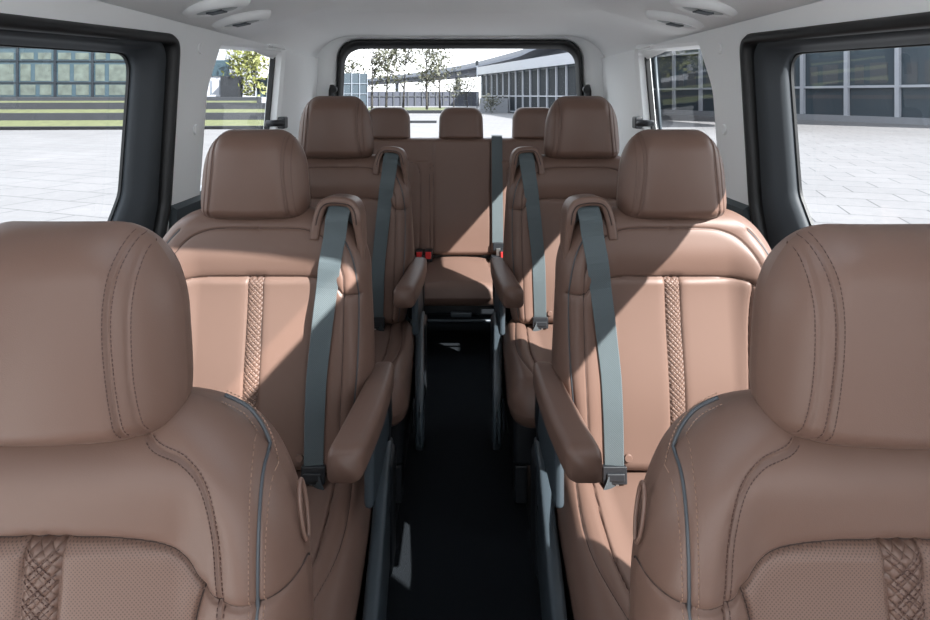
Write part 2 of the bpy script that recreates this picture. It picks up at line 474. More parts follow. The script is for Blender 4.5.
def armrest(root, mir, x0, x1, yb, yf, zt, h):
    """padded arm; back end pivots beside the backrest"""
    L = []; n = 26; cx = (x0 + x1) / 2; w = x1 - x0
    for k in range(n + 1):
        t = k / n; y = yb + (yf - yb) * t
        e = 1.0
        if t < .16: e = math.sqrt(max(0, 1 - (1 - t / .16) ** 2))
        if t > .92: e = min(e, math.sqrt(max(0, 1 - ((t - .92) / .08) ** 2)) * .35 + .65) if t < 1 else .6
        hh = h * (.9 + .12 * t) * (e if t < .5 else 1) ; ww = w * (.78 + .24 * min(1, t * 1.6)) * (e if t < .5 else (e * .4 + .6))
        ww = max(ww, .004); hh = max(hh * (1 if t < .5 else (e * .6 + .4)), .004)
        r = min(ww, hh) * .25
        zz = zt - h * .5 - .012 * (1 - t) ** 2
        L.append([(cx + .006 - .030 * t * t + a, y, zz - .016 * t + b) for a, b in rrect(ww, hh, r, 6)])
    mb = MB(); mb.loops(L, True, True, True)
    o = mb.build('armrest', M_leather, root, smooth=True, mir=mir)
    # piping seam along both top edges
    for sg in (1, -1):
        mb = MB(); pts = []
        for k in range(3, n - 1):
            l = L[k]; xs = [p[0] for p in l]; zs = [p[2] for p in l]
            mx = max(xs) if sg > 0 else min(xs); mz = max(zs)
            pts.append((mx - sg * .0028, l[0][1], mz - .0125))
        mb.tube(pts, .0013, 5); mb.build('piping', M_seam, o, smooth=True, mir=mir)
    return o

def make_captain(x, y, zc, mir, label, row):
    root = empty('captain_seat', (x, y, 0)); tag(root, label, 'car seat', row)
    a = .085
    P, back = backrest(root, 'captain', mir, zc, a, False)
    sgn = -1 if mir else 1
    hl = rotx((-.018 * sgn, -.028, .598), a, (0, 0, zc))
    make_headrest(root, 'captain', mir, hl, (-a * .6, 0, 0), False)
    cushion(root, mir, zc)
    rot = (-a, 0, 0); loc = (0, 0, zc)
    # ---- belt guide : padded leather arch on the aisle shoulder
    path = [(.140, .552), (.144, .585), (.150, .613), (.158, .633), (.172, .643), (.200, .644), (.226, .638), (.238, .622), (.243, .597), (.246, .57), (.250, .535), (.254, .48)]
    pp = smooth_poly(path, 5); L = []
    for i, (u, v) in enumerate(pp):
        t = pp[min(i + 1, len(pp) - 1)] - pp[max(i - 1, 0)]; t /= np.linalg.norm(t); nrm = np.array([-t[1], t[0]])
        sc = 1 - .45 * max(0, (i / (len(pp) - 1) - .72) / .28)
        L.append([(u + nrm[0] * p, -.022 + q, v + nrm[1] * p) for p, q in rrect(.023 * sc, .096 * sc, .009 * sc, 5)])
    g = MB(); g.loops(L, True, True, True)
    go = g.build('belt_guide', M_leather, root, loc, rot, smooth=True, mir=mir); go['label'] = 'padded leather shoulder belt loop'
    inner = MB(); inner.box(.158, .243, -.010, .012, .56, .640)
    inner.build('guide_slot', M_plasd, go, bevel=.012, mir=mir)
    w2 = MB(); w2.tube([(u, -.0705, v - .004) for u, v in pp[6:42]], .0015, 5)
    w2.build('seam_welt', M_seam, go, smooth=True, mir=mir)
    # ---- shoulder belt
    vs = [.630, .622, .60, .56, .50, .44, .38, .31, .24, .17, .11, .06, .030]
    us = np.interp(vs, [.03, .25, .45, .63], [.155, .160, .178, .199])
    pts = []; sd = []; ws = []
    for i, (u, v) in enumerate(zip(us, vs)):
        fy = min(P.pt(u + d, min(v, .575), 0)[1] for d in (-.024, -.01, .01, .024))
        y_ = fy - .006
        if v > .59: y_ = -.052 - (.63 - v) * .55
        pts.append((u, y_, v)); tw = .25 * (1 - v / .63)
        sd.append((math.cos(tw), math.sin(tw) * .6, 0)); ws.append(np.interp(v, [.03, .3, .63], [.044, .048, .056]))
    pts = [tuple(map(float, p)) for p in smooth_poly(pts, 4)]
    n = len(pts); sd2 = [sd[min(i // 4, len(sd) - 1)] for i in range(n)]; ws2 = [float(np.interp(i / 4, range(len(ws)), ws)) for i in range(n)]
    bl = MB(); bl.ribbon(pts, ws2, sd2, .0013)
    b = bl.build('seat_belt', M_belt, root, loc, rot, smooth=False, mir=mir); b['label'] = 'blue-grey shoulder belt webbing'
    # tongue
    bx, by, bz = pts[-1]
    tg = MB()
    tg.box(bx - .028, bx + .028, by - .010, by + .004, bz - .028, bz + .012)
    tg.box(bx - .022, bx + .020, by - .014, by - .008, bz - .020, bz - .002)
    t_ = tg.build('belt_tongue', M_plasd, b, bevel=.004, mir=mir)
    tm = MB(); tm.box(bx - .010, bx + .012, by - .002, by + .002, bz - .042, bz - .026)
    tm.build('tongue_blade', M_chrome, t_, bevel=.0015, mir=mir)
    # lap strap to the floor anchor
    p0 = rotx((bx + .002, by - .004, bz - .012), a, loc)
    q = smooth_poly([p0, (p0[0] + .022, p0[1] - .012, p0[2] - .035), (p0[0] + .065, p0[1] - .010, p0[2] - .075), (.262, -.055, zc - .070), (.300, -.03, zc - .14)], 6)
    lp = MB(); lp.ribbon([tuple(map(float, k)) for k in q], .034, (.8, -.5, .5), .0018)
    lp.build('lap_strap', M_beltd, root, mir=mir)
    # isofix button
    bu = MB(); c = P.pt(.118, .050, .001)
    bu.tube([(c[0], c[1] + .006, c[2]), (c[0], c[1] - .004, c[2])], .0095, 18); bu.build('anchor_button', M_leather, root, loc, rot, bevel=.002, mir=mir)
    # armrest and bracket
    armrest(root, mir, .262, .330, .085, -.335, .622, .068)
    br = MB(); br.tube([(.292, .035, .545), (.288, .06, .50), (.284, .09, .44), (.280, .10, .36)], [.030, .032, .034, .03], 12)
    br.build('armrest_bracket', M_plasd, root, smooth=True, mir=mir)
    # inboard shield
    L = []
    for yy, z0, z1, th in ((.13, .20, .40, .030), (.08, .13, .415, .040), (0, .10, .395, .042), (-.15, .10, .365, .042), (-.30, .11, .352, .042), (-.42, .15, .345, .036), (-.49, .21, .325, .022)):
        L.append([(.304 + .03 * max(0, -yy) / .45 + p, yy, (z0 + z1) / 2 - .02 + q) for p, q in rrect(th * .75, z1 - z0 - .02, .010, 4)])
    s = MB(); s.loops(L, True, True, True); so = s.build('side_shield', M_plas, root, smooth=True, mir=mir)
    ap = MB(); ap.box(.290, .312, -.20, .09, .40, .545); ap.build('armrest_panel', M_plas, root, bevel=.010, mir=mir)
    rb = MB(); rb.box(.313, .321, -.20, .02, .245, .262); rb.build('shield_lip', M_plasd, so, bevel=.003, mir=mir)
    s = MB(); L = [[(-.312 - p, yy, .26 + q) for p, q in rrect(.03, .2, .01, 4)] for yy in (.1, -.2, -.46)]
    s.loops(L, True, True, True); s.build('side_shield', M_plas, root, smooth=True, mir=mir)
    base = MB(); base.box(-.27, .285, -.44, .06, .10, zc - .118); base.build('seat_base', M_plasd, root, bevel=.02, mir=mir)
    for sg in (1, -1):
        for yy in (-.36, .02):
            l = MB(); l.box(sg * .235, sg * .275, yy - .03, yy + .03, .012, .13); l.build('seat_leg', M_plasd, root, bevel=.006, mir=mir)
    ft = MB(); ft.box(.262, .325, .02, .13, .07, .36); ft.build('leg_cover', M_plasd, root, bevel=.016, mir=mir)
    # back shell
    sh = MB(); sh.box(-.20, .20, .075, .092, .03, .52); sh.build('back_panel', M_plasd, root, loc, rot, bevel=.01, mir=mir)
    return root

make_front_seat(-.414, .590, .330, False, 'front-row brown leather seat at the left edge, nearest and cut off by the picture')
make_front_seat(.440, .590, .327, True, 'front-row brown leather seat at the right edge, nearest and cut off by the picture')
cl_ = make_captain(-.494, 1.47, .374, False, 'second-row brown leather seat by the left sliding door window', 'second row armchair seats')
cr_ = make_captain(.512, 1.47, .374, True, 'second-row brown leather seat by the right sliding door window, striped with sunlight', 'second row armchair seats')
for src, x, lb in ((cl_, -.455, 'third-row brown leather seat left of the aisle, just before the rear bench'),
                   (cr_, .445, 'third-row brown leather seat right of the aisle, just before the rear bench')):
    c = copy_tree(src); c.location = (x, 2.25, .055); c['label'] = lb; c['group'] = 'third row armchair seats'
    for ch in c.children:
        if ch.name.startswith('seat_leg'): ch.location.z -= .055
        if ch.name.startswith('headrest'):
            ch.scale = (1.07, 1.07, 1.07); ch.location.z += .012

# ------------------------------------------------------------------ rear bench
def make_bench():
    root = empty('rear_bench', (0, 3.36, 0)); tag(root, 'brown leather three-seat bench across the rear, under the back window', 'bench seat')
    zc = .385; top = .655; a = .09; rot = (-a, 0, 0); loc = (0, 0, zc); hw = .66
    def w(V):
        c = np.clip((V - (top - .05)) / .05, 0, 1); return hw - .05 * (1 - np.sqrt(1 - c ** 2)) + 0 * V
    vs = []
    for u in (-.150, .172): vs.append((np.array([(u, .0), (u, .3), (u, top)]), .006, .003))
    sl = smooth_poly([(-.55, .49), (-.42, .515), (-.27, .515), (-.235, .49), (-.222, .40), (-.225, .0)], 8)
    sr = smooth_poly([(.60, .49), (.46, .515), (.33, .515), (.275, .49), (.262, .40), (.262, .0)], 8)
    l2 = smooth_poly([(-.165, .5), (-.172, .4), (-.165, .0)], 8)
    for q in (sl, sr, l2): vs.append((q, .005, .003))
    rel = lambda U, V: .012 * np.exp(-((np.abs(U) - .25) / .05) ** 2) * (V < .52) + .01 * np.exp(-((V - .15) / .15) ** 2)
    P = Pad(0, top, lambda V: -w(V), w, .05, .07, .05, .03, .03, 330, 150, vs, rel)
    P.build('backrest', M_leather, root, IDN, (), False, loc, rot)
    for q, _, _ in vs:
        mb = MB(); mb.tube(P.pts(q[1:-1] if len(q) > 5 else [(q[0][0], .02), (q[1][0], .3), (q[1][0], top - .03)], -.0005), .0022, 5)
        mb.build('seam_welt', M_seam, root, loc, rot, smooth=True)
    # three headrests, smaller and squarer
    for cx in (-.410, .006, .424):
        h = .185
        def hwf(V):
            c = np.clip((V - (h - .07)) / .07, 0, 1); return .128 - .006 * (V / h) - .055 * (1 - np.sqrt(1 - c ** 2))
        hp = Pad(0, h, lambda V: -hwf(V), hwf, .045, .045, .04, .05, .02, 60, 50, (), None)
        hp.build('headrest', M_leather, root, lambda U, Y, V: (U, Y + .8 * U * U, V), (), False, rotx((cx, -.01, top - .012), a, loc), (-a, 0, 0))
    # seat cushion and its dark base
    L = .50
    cw = lambda V: hw + 0 * V - .03 * np.clip((V - .42) / .08, 0, 1) ** 2
    cs = [(np.array([(-.165, 0), (-.15, .12), (-.175, .3), (-.175, L)]), .006, .003), (np.array([(.19, 0), (.175, .12), (.2, .3), (.2, L)]), .006, .003)]
    CP = Pad(0, L, lambda V: -cw(V), cw, .06, .05, .05, .05, .02, 220, 60, cs, lambda U, V: .012 * np.clip(1 - (np.abs(U - .01) / .17) ** 2, 0, 1))
    CP.build('seat_cushion', M_insert, root, lambda U, Y, V: (U, -V, -Y), (), True, (0, .0, zc - .075), (0, 0, 0))
    b = MB(); b.box(-.62, .62, -.46, .0, .215, zc - .10); b.build('seat_base', M_plasd, root, bevel=.012)
    for sx in (-.5, -.20, .22, .5):
        l = MB(); l.box(sx - .02, sx + .02, -.38, -.02, .0, .22); l.build('seat_leg', M_plasd, root, bevel=.006)
    hb = MB(); hb.tube([(-.20, -.44, .20), (-.20, -.475, .195), (.22, -.475, .195), (.22, -.44, .20)], .007, 8)
    h_ = hb.build('slide_bar', M_plas, root, smooth=True)
    hg = MB(); hg.box(-.045, .055, -.490, -.468, .215, .238); hg.build('pull_handle', M_plas, root, bevel=.005)
    # belts
    vv = [.668, .66, .64, .55, .4, .25, .14, .075]
    bl = MB(); pts = [(.207, float(P.front(np.array([.207]), np.array([min(v, .62)]))[0]) - .008 + (.05 if v > .665 else (.012 if v > .655 else 0)), v) for v in vv]
    bl.ribbon(pts, .060, (1, 0, 0), .0013); bo = bl.build('seat_belt', M_belt, root, loc, rot)
    bo['label'] = 'blue-grey centre shoulder belt'
    t = MB(); t.box(.180, .238, pts[-1][1] - .014, pts[-1][1] + .004, .035, .080); to = t.build('belt_tongue', M_plasd, bo, bevel=.005)
    t = MB(); t.box(.198, .220, pts[-1][1] - .020, pts[-1][1] - .012, .008, .050); t.build('tongue_blade', M_chrome, to, bevel=.002)
    for cx in (-.222, -.172, .236):
        bk = MB(); bk.box(cx - .021, cx + .021, -.105, -.055, .0, .062); k = bk.build('belt_buckle', M_plasd, root, (0, 0, zc - .012), bevel=.005)
        rb = MB(); rb.box(cx - .015, cx + .015, -.111, -.100, .018, .056); r_ = rb.build('release_button', M_red, k, bevel=.003); r_['label'] = 'red release button'
    bs = MB(); bs.box(.17, .232, -.10, -.05, 0, .03); bs.build('belt_anchor', M_plasd, root, (0, 0, zc - .012), bevel=.006)
    return root
make_bench()

# ------------------------------------------------------------------ cabin shell
def resample(poly, ctr, n=240, corners=()):
    """star-shaped polygon -> n points by polar angle about ctr (y,z)"""
    P = [(p[0] - ctr[0], p[1] - ctr[1]) for p in poly]; out = []
    angs = [2 * PI * k / n for k in range(n)]
    for a in angs:
        dx, dy = math.cos(a), math.sin(a); best = None
        for (x1, y1), (x2, y2) in zip(P, P[1:] + P[:1]):
            ex, ey = x2 - x1, y2 - y1; den = dx * ey - dy * ex
            if abs(den) < 1e-12: continue
            t = (x1 * ey - y1 * ex) / den; s = (x1 * dy - y1 * dx) / den
            if t > 0 and -1e-9 <= s <= 1 + 1e-9 and (best is None or t > best): best = t
        out.append((ctr[0] + dx * best, ctr[1] + dy * best))
    for c in corners:
        a = math.atan2(c[1] - ctr[1], c[0] - ctr[0]) % (2 * PI); out[int(round(a / (2 * PI) * n)) % n] = c
    return out
def rnd_poly(pts, rad, k=8):
    """round the corners of a polygon; rad per corner"""
    out = []; n = len(pts)
    for i, p in enumerate(pts):
        p = Vector(p); a = Vector(pts[i - 1]); b = Vector(pts[(i + 1) % n]); r = rad[i] if isinstance(rad, (list, tuple)) else rad
        if r <= 0: out.append(tuple(p)); continue
        va = (a - p).normalized(); vb = (b - p).normalized(); h = va.angle(vb) / 2; d = r / math.tan(h)
        s, e = p + va * d, p + vb * d
        for j in range(k + 1):
            t = j / k; out.append(tuple(s * (1 - t) ** 2 + p * 2 * t * (1 - t) + e * t * t))
    return out
def inset(poly, ctr, dy0, dy1, dz0, dz1):
    """scale loop about its bbox so that it shrinks by the given amounts at each side"""
    ys = [p[0] for p in poly]; zs = [p[1] for p in poly]; a, b, c, d = min(ys), max(ys), min(zs), max(zs)
    return [((p[0] - a) / (b - a) * (b - dy1 - a - dy0) + a + dy0, (p[1] - c) / (d - c) * (d - dz1 - c - dz0) + c + dz0) for p in poly]

WX = lambda z: .885 + .055 * (H - z)
Y0, YB, YC, YR = -.62, .36, 1.965, 3.66
ZT = H + .225
def side(sg, nm):
    X = lambda z, o=0: sg * (WX(z) + o)
    # sliding door tile
    ctr = (1.20, 1.05)
    rect = [(YB, -.02), (YC, -.02), (YC, ZT), (YB, ZT)]
    seal = rnd_poly([(YB + .07, .08), (1.45, .08), (1.60, .50), (1.80, .80), (1.838, .95), (1.842, H + .180), (YB + .07, H + .118)], [.03, .2, .2, .15, .1, .055, .05])
    opn = rnd_poly([(.53, .875), (1.665, .875), (1.738, .99), (1.752, H + .124), (.53, H + .084)], [.06, .05, .08, .065, .05])
    RL = resample(rect, ctr, 360, rect); SL = resample(seal, ctr, 360); OL = resample(opn, ctr, 360)
    t3 = lambda L, o: [(X(z, o), y, z) for y, z in L]
    wl = MB(); wl.loops([t3(RL, 0), t3(inset(SL, 0, -.03, -.03, -.03, -.008), 0), t3(inset(SL, 0, -.012, -.012, -.012, -.004), .012), t3(SL, .02)])
    return wl, t3, SL, OL, RL, X
for sg, nm, side_n in ((-1, 'left', 1), (1, 'right', 2)):
    wl, t3, SL, OL, RL, X = side(sg, nm)
    # ---- wall: sliding-door surround + quarter panel + front-door surround, one shell
    ctr = (2.42, 1.15)
    rect = [(YC, -.02), (YR + .03, -.02), (YR + .03, ZT), (YC, ZT)]
    rect[2] = (YR + .03, ZT)
    q = rnd_poly([(2.085, .93), (2.90, .93), (2.96, H + .222), (2.20, H + .186), (2.10, H + .02)], [.05, .05, .045, .03, .14])
    RQ = resample(rect, ctr, 360, rect); QL = resample(q, ctr, 360)
    Q1 = inset(QL, 0, -.028, -.028, -.028, -.016)
    wl.loops([t3(RQ, 0), t3(Q1, 0), t3(inset(QL, 0, -.008, -.008, -.008, -.006), .010), t3(QL, .035), t3(inset(QL, 0, .004, .004, .004, .004), .06)])
    ctr = (-.3, 1.12)
    rect = [(Y0, -.02), (YB, -.02), (YB, ZT), (Y0, ZT)]
    f = rnd_poly([(-.56, .93), (-.10, .93), (-.08, H + .10), (-.50, H + .08)], .05)  # unseen front window, cut short so the wall shades the front seat
    RF = resample(rect, ctr, 240, rect); FL = resample(f, ctr, 240)
    wl.loops([t3(RF, 0), t3(inset(FL, 0, -.03, -.03, -.03, -.03), 0), t3(FL, .04)])
    w = wl.build('wall_' + nm, M_pillar, smooth=False); tag(w, kind='structure', label=f'pale grey {nm} cabin side wall with pillars')
    so = w.modifiers.new('s', 'SOLIDIFY'); so.thickness = .02; so.offset = 0
    # ---- rubber seal round the door aperture
    n = len(SL); L = []
    ring = []
    for i in range(n):
        y, z = SL[i]; ring.append((y, z))
    mb = MB(); cc = (1.25, .9)
    def nrm(L, i):
        a = Vector(L[i - 1]); b = Vector(L[(i + 1) % n]); t = (b - a).normalized(); return Vector((t.y, -t.x))
    loops = []
    for p, o in ((.006, .012), (.006, -.012), (-.004, -.022), (-.018, -.020), (-.024, -.008), (-.022, .03)):
        loops.append([(X(SL[i][1], o), SL[i][0] + nrm(SL, i).x * p, SL[i][1] + nrm(SL, i).y * p) for i in range(n)])
    mb.loops(loops)
    s = mb.build('trim_1' if sg < 0 else 'trim_2', M_seal, smooth=True); tag(s, kind='structure', label=f'black rubber seal around the {nm} sliding door')
    # ---- door with its window opening
    d = MB(); d.loops([t3(inset(SL, 0, .022, .022, .022, .012), .03), t3(inset(SL, 0, .028, .032, .028, .020), .012), t3(inset(SL, 0, .04, .042, .05, .028), .004),
                       t3(inset(OL, 0, -.025, -.028, -.035, -.014), .030), t3(inset(OL, 0, -.010, -.010, -.010, -.008), .052), t3(OL, .062), t3(OL, .085)])
    dr = d.build('door_1' if sg < 0 else 'door_2', M_door, smooth=True); tag(dr, kind='structure', label=f'charcoal trim of the {nm} sliding door')
    so = dr.modifiers.new('s', 'SOLIDIFY'); so.thickness = .004; so.offset = 0
    gb = MB(); n2 = len(OL)
    gb.loops([t3(OL, .080), t3(inset(OL, 0, .006, .006, .006, .006), .080), t3(inset(OL, 0, .006, .006, .006, .006), .088)])
    gb.build('window_gasket', M_seal, dr, smooth=False)
    def pane(L, o, name, parent=None):
        g = MB(); c0 = (sum(p[0] for p in L) / len(L), sum(p[1] for p in L) / len(L))
        v = t3(L, o) + [(X(c0[1], o), c0[0], c0[1])]
        g.add(v, [(i, (i + 1) % len(L), len(L)) for i in range(len(L))])
        return g.build(name, M_glass, parent)
    wn = pane(OL, .083, 'window_%d' % side_n); tag(wn, kind='structure', label=f'{nm} sliding door window pane')
    wn = pane(QL, .050, 'window_%d' % (side_n + 2)); tag(wn, kind='structure', label=f'{nm} rear quarter window pane')
    k = MB(); k.loops([t3(QL, .030), t3(inset(QL, 0, .002, .030, .002, .006), .032), t3(inset(QL, 0, .002, .034, .002, .008), .050)])
    k.build('window_gasket', M_seal, wn)
    if sg > 0:
        k = MB(); k.tube([(X(z, .044), y, z) for y, z in ((2.80, .94), (2.83, H + .205))], .008, 6); k.build('window_bar', M_plas, wn, smooth=True)
    # ---- lower dark side trim behind the door
    L = []
    for y in (1.850, 1.856, 2.2, 2.8, 3.4, 3.62):
        t = .012 if y > 1.853 else .0
        L.append([(X(0, -.004), y, .0), (X(0, -.012 - t), y, .0), (X(.5, -.030 - t), y, .5), (X(.9, -.018 - t), y, .925), (X(.93, .0), y, .945), (X(.93, .004), y, .94)])
    mb = MB(); mb.loops(L, True, True, True); s = mb.build('baseboard_' + nm, M_ltrim, smooth=False); tag(s, kind='structure', label=f'dark slate lower side trim on the {nm}')
    # round caps on the pillar
    for (yy, zz) in ((2.00, H - .115), (2.00, H + .155)):
        c = MB(); x = X(zz)
        c.tube([(x, yy, zz), (x - sg * .016, yy, zz)], .018, 20); o = c.build('pillar_cap', M_pillar, bevel=.003)
        tag(o, f'small round pale cap {"low" if zz < H else "high"} on the {nm} pillar, ahead of the quarter window', 'cap', 'pillar screw caps')

# ------------------------------------------------------------------ floor, rear wall, ceiling
fl = MB(); fl.box(-.96, .96, Y0, YR + .06, -.05, 0)
tag(fl.build('floor', M_carpet), kind='structure', label='black carpeted cabin floor')
for x, lb in ((-.245, 'left'), (.262, 'right')):
    r = empty('floor_rail', (x, 0, 0)); tag(r, f'dark seat slide rail along the {lb} side of the aisle floor', 'rail', 'seat slide rails')
    m = MB(); m.box(-.022, -.008, .8, 2.9, .0005, .012); m.box(.008, .022, .8, 2.9, .0005, .012); m.build('rail_lip', M_rail, r, bevel=.003)
    m = MB(); m.box(-.055, .055, .8, 2.9, 0, .0035); m.build('rail_cover', M_plasd, r)

ctr = (0, 1.25)
rect = [(-.98, -.02), (.98, -.02), (.98, H + .44), (-.98, H + .44)]
ow = rnd_poly([(-.775, .82), (.775, .82), (.745, H + .338), (-.745, H + .338)], [.06, .06, .135, .135], 14)
RL = resample(rect, ctr, 360, rect); OL = resample(ow, ctr, 360)
t3r = lambda L, y: [(a, YR + y + .10 * (H + .34 - b) * 0, b) for a, b in L]
rw = MB(); rw.loops([t3r(RL, 0), t3r(inset(OL, 0, -.05, -.05, -.04, -.035), 0), t3r(inset(OL, 0, -.012, -.012, -.012, -.008), .02), t3r(OL, .045)])
w = rw.build('wall_rear', M_pillar, smooth=True); tag(w, kind='structure', label='pale grey rear wall around the back window')
so = w.modifiers.new('s', 'SOLIDIFY'); so.thickness = .02; so.offset = 1
fr = MB(); fr.loops([t3r(inset(OL, 0, -.004, -.004, -.004, -.004), .050), t3r(inset(OL, 0, .000, .000, .000, .000), .012), t3r(inset(OL, 0, .014, .014, .014, .012), .006), t3r(inset(OL, 0, .026, .026, .03, .034), .02), t3r(inset(OL, 0, .034, .034, .04, .052), .07)])
f_ = fr.build('trim_3', M_seal, smooth=True); tag(f_, kind='structure', label='black frame of the back window')
G = inset(OL, 0, .030, .030, .03, .045)
g = MB(); g.add(t3r(G, .068) + [(0, YR + .068, 1.25)], [(i, (i + 1) % 360, 360) for i in range(360)])
tag(g.build('window_5', M_glass), kind='structure', label='back window pane')

def cz(x, y):
    a = min(abs(x) / .885, 1.10)
    k = sstep(y, 2.25, 2.95); p = 2.3 + 6.5 * k
    s1 = 1 - sstep(y, 2.62, 2.80); rec = 1 - sstep(abs(x), .44, .60)
    return H + .430 - .205 * a ** p - (.048 * (1 - s1 * rec) + .02 * sstep(y, 2.7, 3.6)) * (1 - a ** 5)
nx, ny = 121, 150
V = []; Fc = []
ys = np.linspace(Y0, YR + .05, ny); xs = np.linspace(-.91, .91, nx)
for y in ys:
    for x in xs: V.append((x, y, cz(x, y)))
SR = (-.40, .515, .33, .76)  # unseen sunroof opening, added to let sun reach the left second-row seat
for j in range(ny - 1):
    for i in range(nx - 1):
        x, y = (xs[i] + xs[i + 1]) / 2, (ys[j] + ys[j + 1]) / 2
        if SR[0] < x < SR[1] and SR[2] < y < SR[3]: continue
        Fc.append((j * nx + i, j * nx + i + 1, (j + 1) * nx + i + 1, (j + 1) * nx + i))
m = MB(); m.add(V, Fc); c = m.build('ceiling', M_head, smooth=True, fixn=False); tag(c, kind='structure', label='pale grey fabric headliner')
so = c.modifiers.new('s', 'SOLIDIFY'); so.thickness = .03; so.offset = 1
g = MB(); g.box(SR[0] - .02, SR[1] + .02, SR[2] - .02, SR[3] + .02, H + .446, H + .450)
tag(g.build('window_6', M_glass), kind='structure', label='added sunroof pane, out of view over the front seats, letting sun in')

# air vents on the shoulder of the ceiling
def vent(x, y, lb):
    z = cz(x, y); e = .01
    sl = (cz(x + e, y) - cz(x - e, y)) / (2 * e)
    r = empty('ceiling_vent', (x, y, z)); r.rotation_euler = (.05, -math.atan(sl) * .72, 0); r.location.z -= .006
    tag(r, lb, 'air vent', 'ceiling air vents')
    def lens(w, d, n=40, p=1.6):
        return [(w * math.copysign(abs(math.cos(t)) ** (2 / p), math.cos(t)), d * math.copysign(abs(math.sin(t)) ** (2 / p), math.sin(t))) for t in [2 * PI * k / n for k in range(n)]]
    m = MB(); L = [[(a, b, zz) for a, b in lens(w, d)] for w, d, zz in ((.106, .092, .016), (.104, .090, .002), (.098, .086, -.006), (.090, .078, -.013), (.080, .068, -.015), (.074, .062, -.010), (.070, .058, -.004))]
    m.loops(L, True, True, False); m.build('vent_bezel', M_pillar, r, smooth=True)
    m = MB(); L = [[(a, b, zz) for a, b in lens(w, d)] for w, d, zz in ((.0695, .0575, -.002), (.06, .05, -.011), (.03, .03, -.015))]
    m.loops(L, True, False, True); m.build('vent_disc', M_ventg, r, smooth=True)
    m = MB()
    for k in range(4): m.box(-.024, .024, -.030 + k * .013, -.024 + k * .013, -.019, -.013)
    m.build('vent_slats', M_plas, r, bevel=.001)
    return r
M_ventg = mat('grey_vent_plastic', (.42, .45, .46), .5)
vent(-.75, 2.06, 'oval grey air vent in the left roof, the rear one, fully in view')
vent(-.73, 1.80, 'oval grey air vent in the left roof, cut by the top picture edge')
vent(.745, 2.08, 'oval grey air vent in the right roof, the rear one, fully in view')
vent(.73, 1.80, 'oval grey air vent in the right roof, cut by the top picture edge')

# quarter-window latches and tailgate strut heads
for sg, nm in ((-1, 'left'), (1, 'right')):
    z = H - .135; x = sg * (WX(z))
    r = empty('window_latch', (x, 2.90, z)); tag(r, f'black latch arm at the rear edge of the {nm} quarter window', 'latch', 'quarter window latches')
    m = MB(); m.tube([(sg * .03, -.05, 0), (-sg * .012, -.03, 0), (-sg * .018, .03, -.002), (-sg * .014, .06, -.002)], [.014, .016, .018, .014], 12); m.build('latch_arm', M_plasd, r, smooth=True)
    m = MB(); m.box(-sg * .0, -sg * .038, .025, .085, -.030, .028); m.build('latch_body', M_plasd, r, bevel=.008)
    zz = H + .025; r = empty('strut_head', (sg * .775, YR - .01, zz)); tag(r, f'black tailgate strut head beside the back window, {nm} side', 'strut', 'tailgate strut heads')
    m = MB(); m.tube([(0, -.012, .035), (0, -.02, 0), (sg * .004, -.022, -.09)], [.014, .020, .018], 12); m.build('strut_rod', M_plasd, r, smooth=True)
    m = MB(); m.tube([(-sg * .012, -.01, .01), (-sg * .012, -.045, .008)], .022, 16); m.build('strut_joint', M_seal, r, bevel=.003)

# ------------------------------------------------------------------ outside world
E = H   # eye
def px(x, y, D): return ((x - 460) / F * D, D, E - (y - 95) / F * D)
# paving
def paving():
    m = bpy.data.materials.new('pale_stone_paving'); m.use_nodes = True; nt = m.node_tree; b = nt.nodes['Principled BSDF']
    tc = nt.nodes.new('ShaderNodeTexCoord'); mp = nt.nodes.new('ShaderNodeMapping'); mp.inputs['Rotation'].default_value = (0, 0, .35)
    br = nt.nodes.new('ShaderNodeTexBrick'); br.inputs['Scale'].default_value = 1.0
    br.inputs['Brick Width'].default_value = 1.2; br.inputs['Row Height'].default_value = .8; br.inputs['Mortar Size'].default_value = .014
    br.inputs['Color1'].default_value = (.150, .147, .151, 1); br.inputs['Color2'].default_value = (.138, .136, .140, 1); br.inputs['Mortar'].default_value = (.055, .055, .058, 1)
    n = nt.nodes.new('ShaderNodeTexNoise'); n.inputs['Scale'].default_value = .5; n.inputs['Detail'].default_value = 8
    n2 = nt.nodes.new('ShaderNodeTexNoise'); n2.inputs['Scale'].default_value = 9; n2.inputs['Detail'].default_value = 6
    nt.links.new(tc.outputs['Object'], mp.inputs[0]); nt.links.new(mp.outputs[0], br.inputs[0]); nt.links.new(mp.outputs[0], n.inputs[0]); nt.links.new(mp.outputs[0], n2.inputs[0])
    r = nt.nodes.new('ShaderNodeMapRange'); r.inputs[3].default_value = .82; r.inputs[4].default_value = 1.16; nt.links.new(n.outputs[0], r.inputs[0])
    r2 = nt.nodes.new('ShaderNodeMapRange'); r2.inputs[3].default_value = .84; r2.inputs[4].default_value = 1.14; nt.links.new(n2.outputs[0], r2.inputs[0])
    mu = nt.nodes.new('ShaderNodeMath'); mu.operation = 'MULTIPLY'; nt.links.new(r.outputs[0], mu.inputs[0]); nt.links.new(r2.outputs[0], mu.inputs[1])
    vm = nt.nodes.new('ShaderNodeVectorMath'); vm.operation = 'SCALE'; nt.links.new(br.outputs[0], vm.inputs[0]); nt.links.new(mu.outputs[0], vm.inputs['Scale'])
    nt.links.new(vm.outputs[0], b.inputs['Base Color']); b.inputs['Roughness'].default_value = .8
    return m
gr = MB(); gr.add([(-220, -40, GZ), (220, -40, GZ), (220, 420, GZ), (-220, 420, GZ)], [(0, 1, 2, 3)])
tag(gr.build('ground', paving(), fixn=False), kind='structure', label='pale stone paved plaza')
M_grass = mat('lawn_grass', (.085, .095, .042), .9, bump=('noise', 8, .5, .05), var=.4, vscale=3)
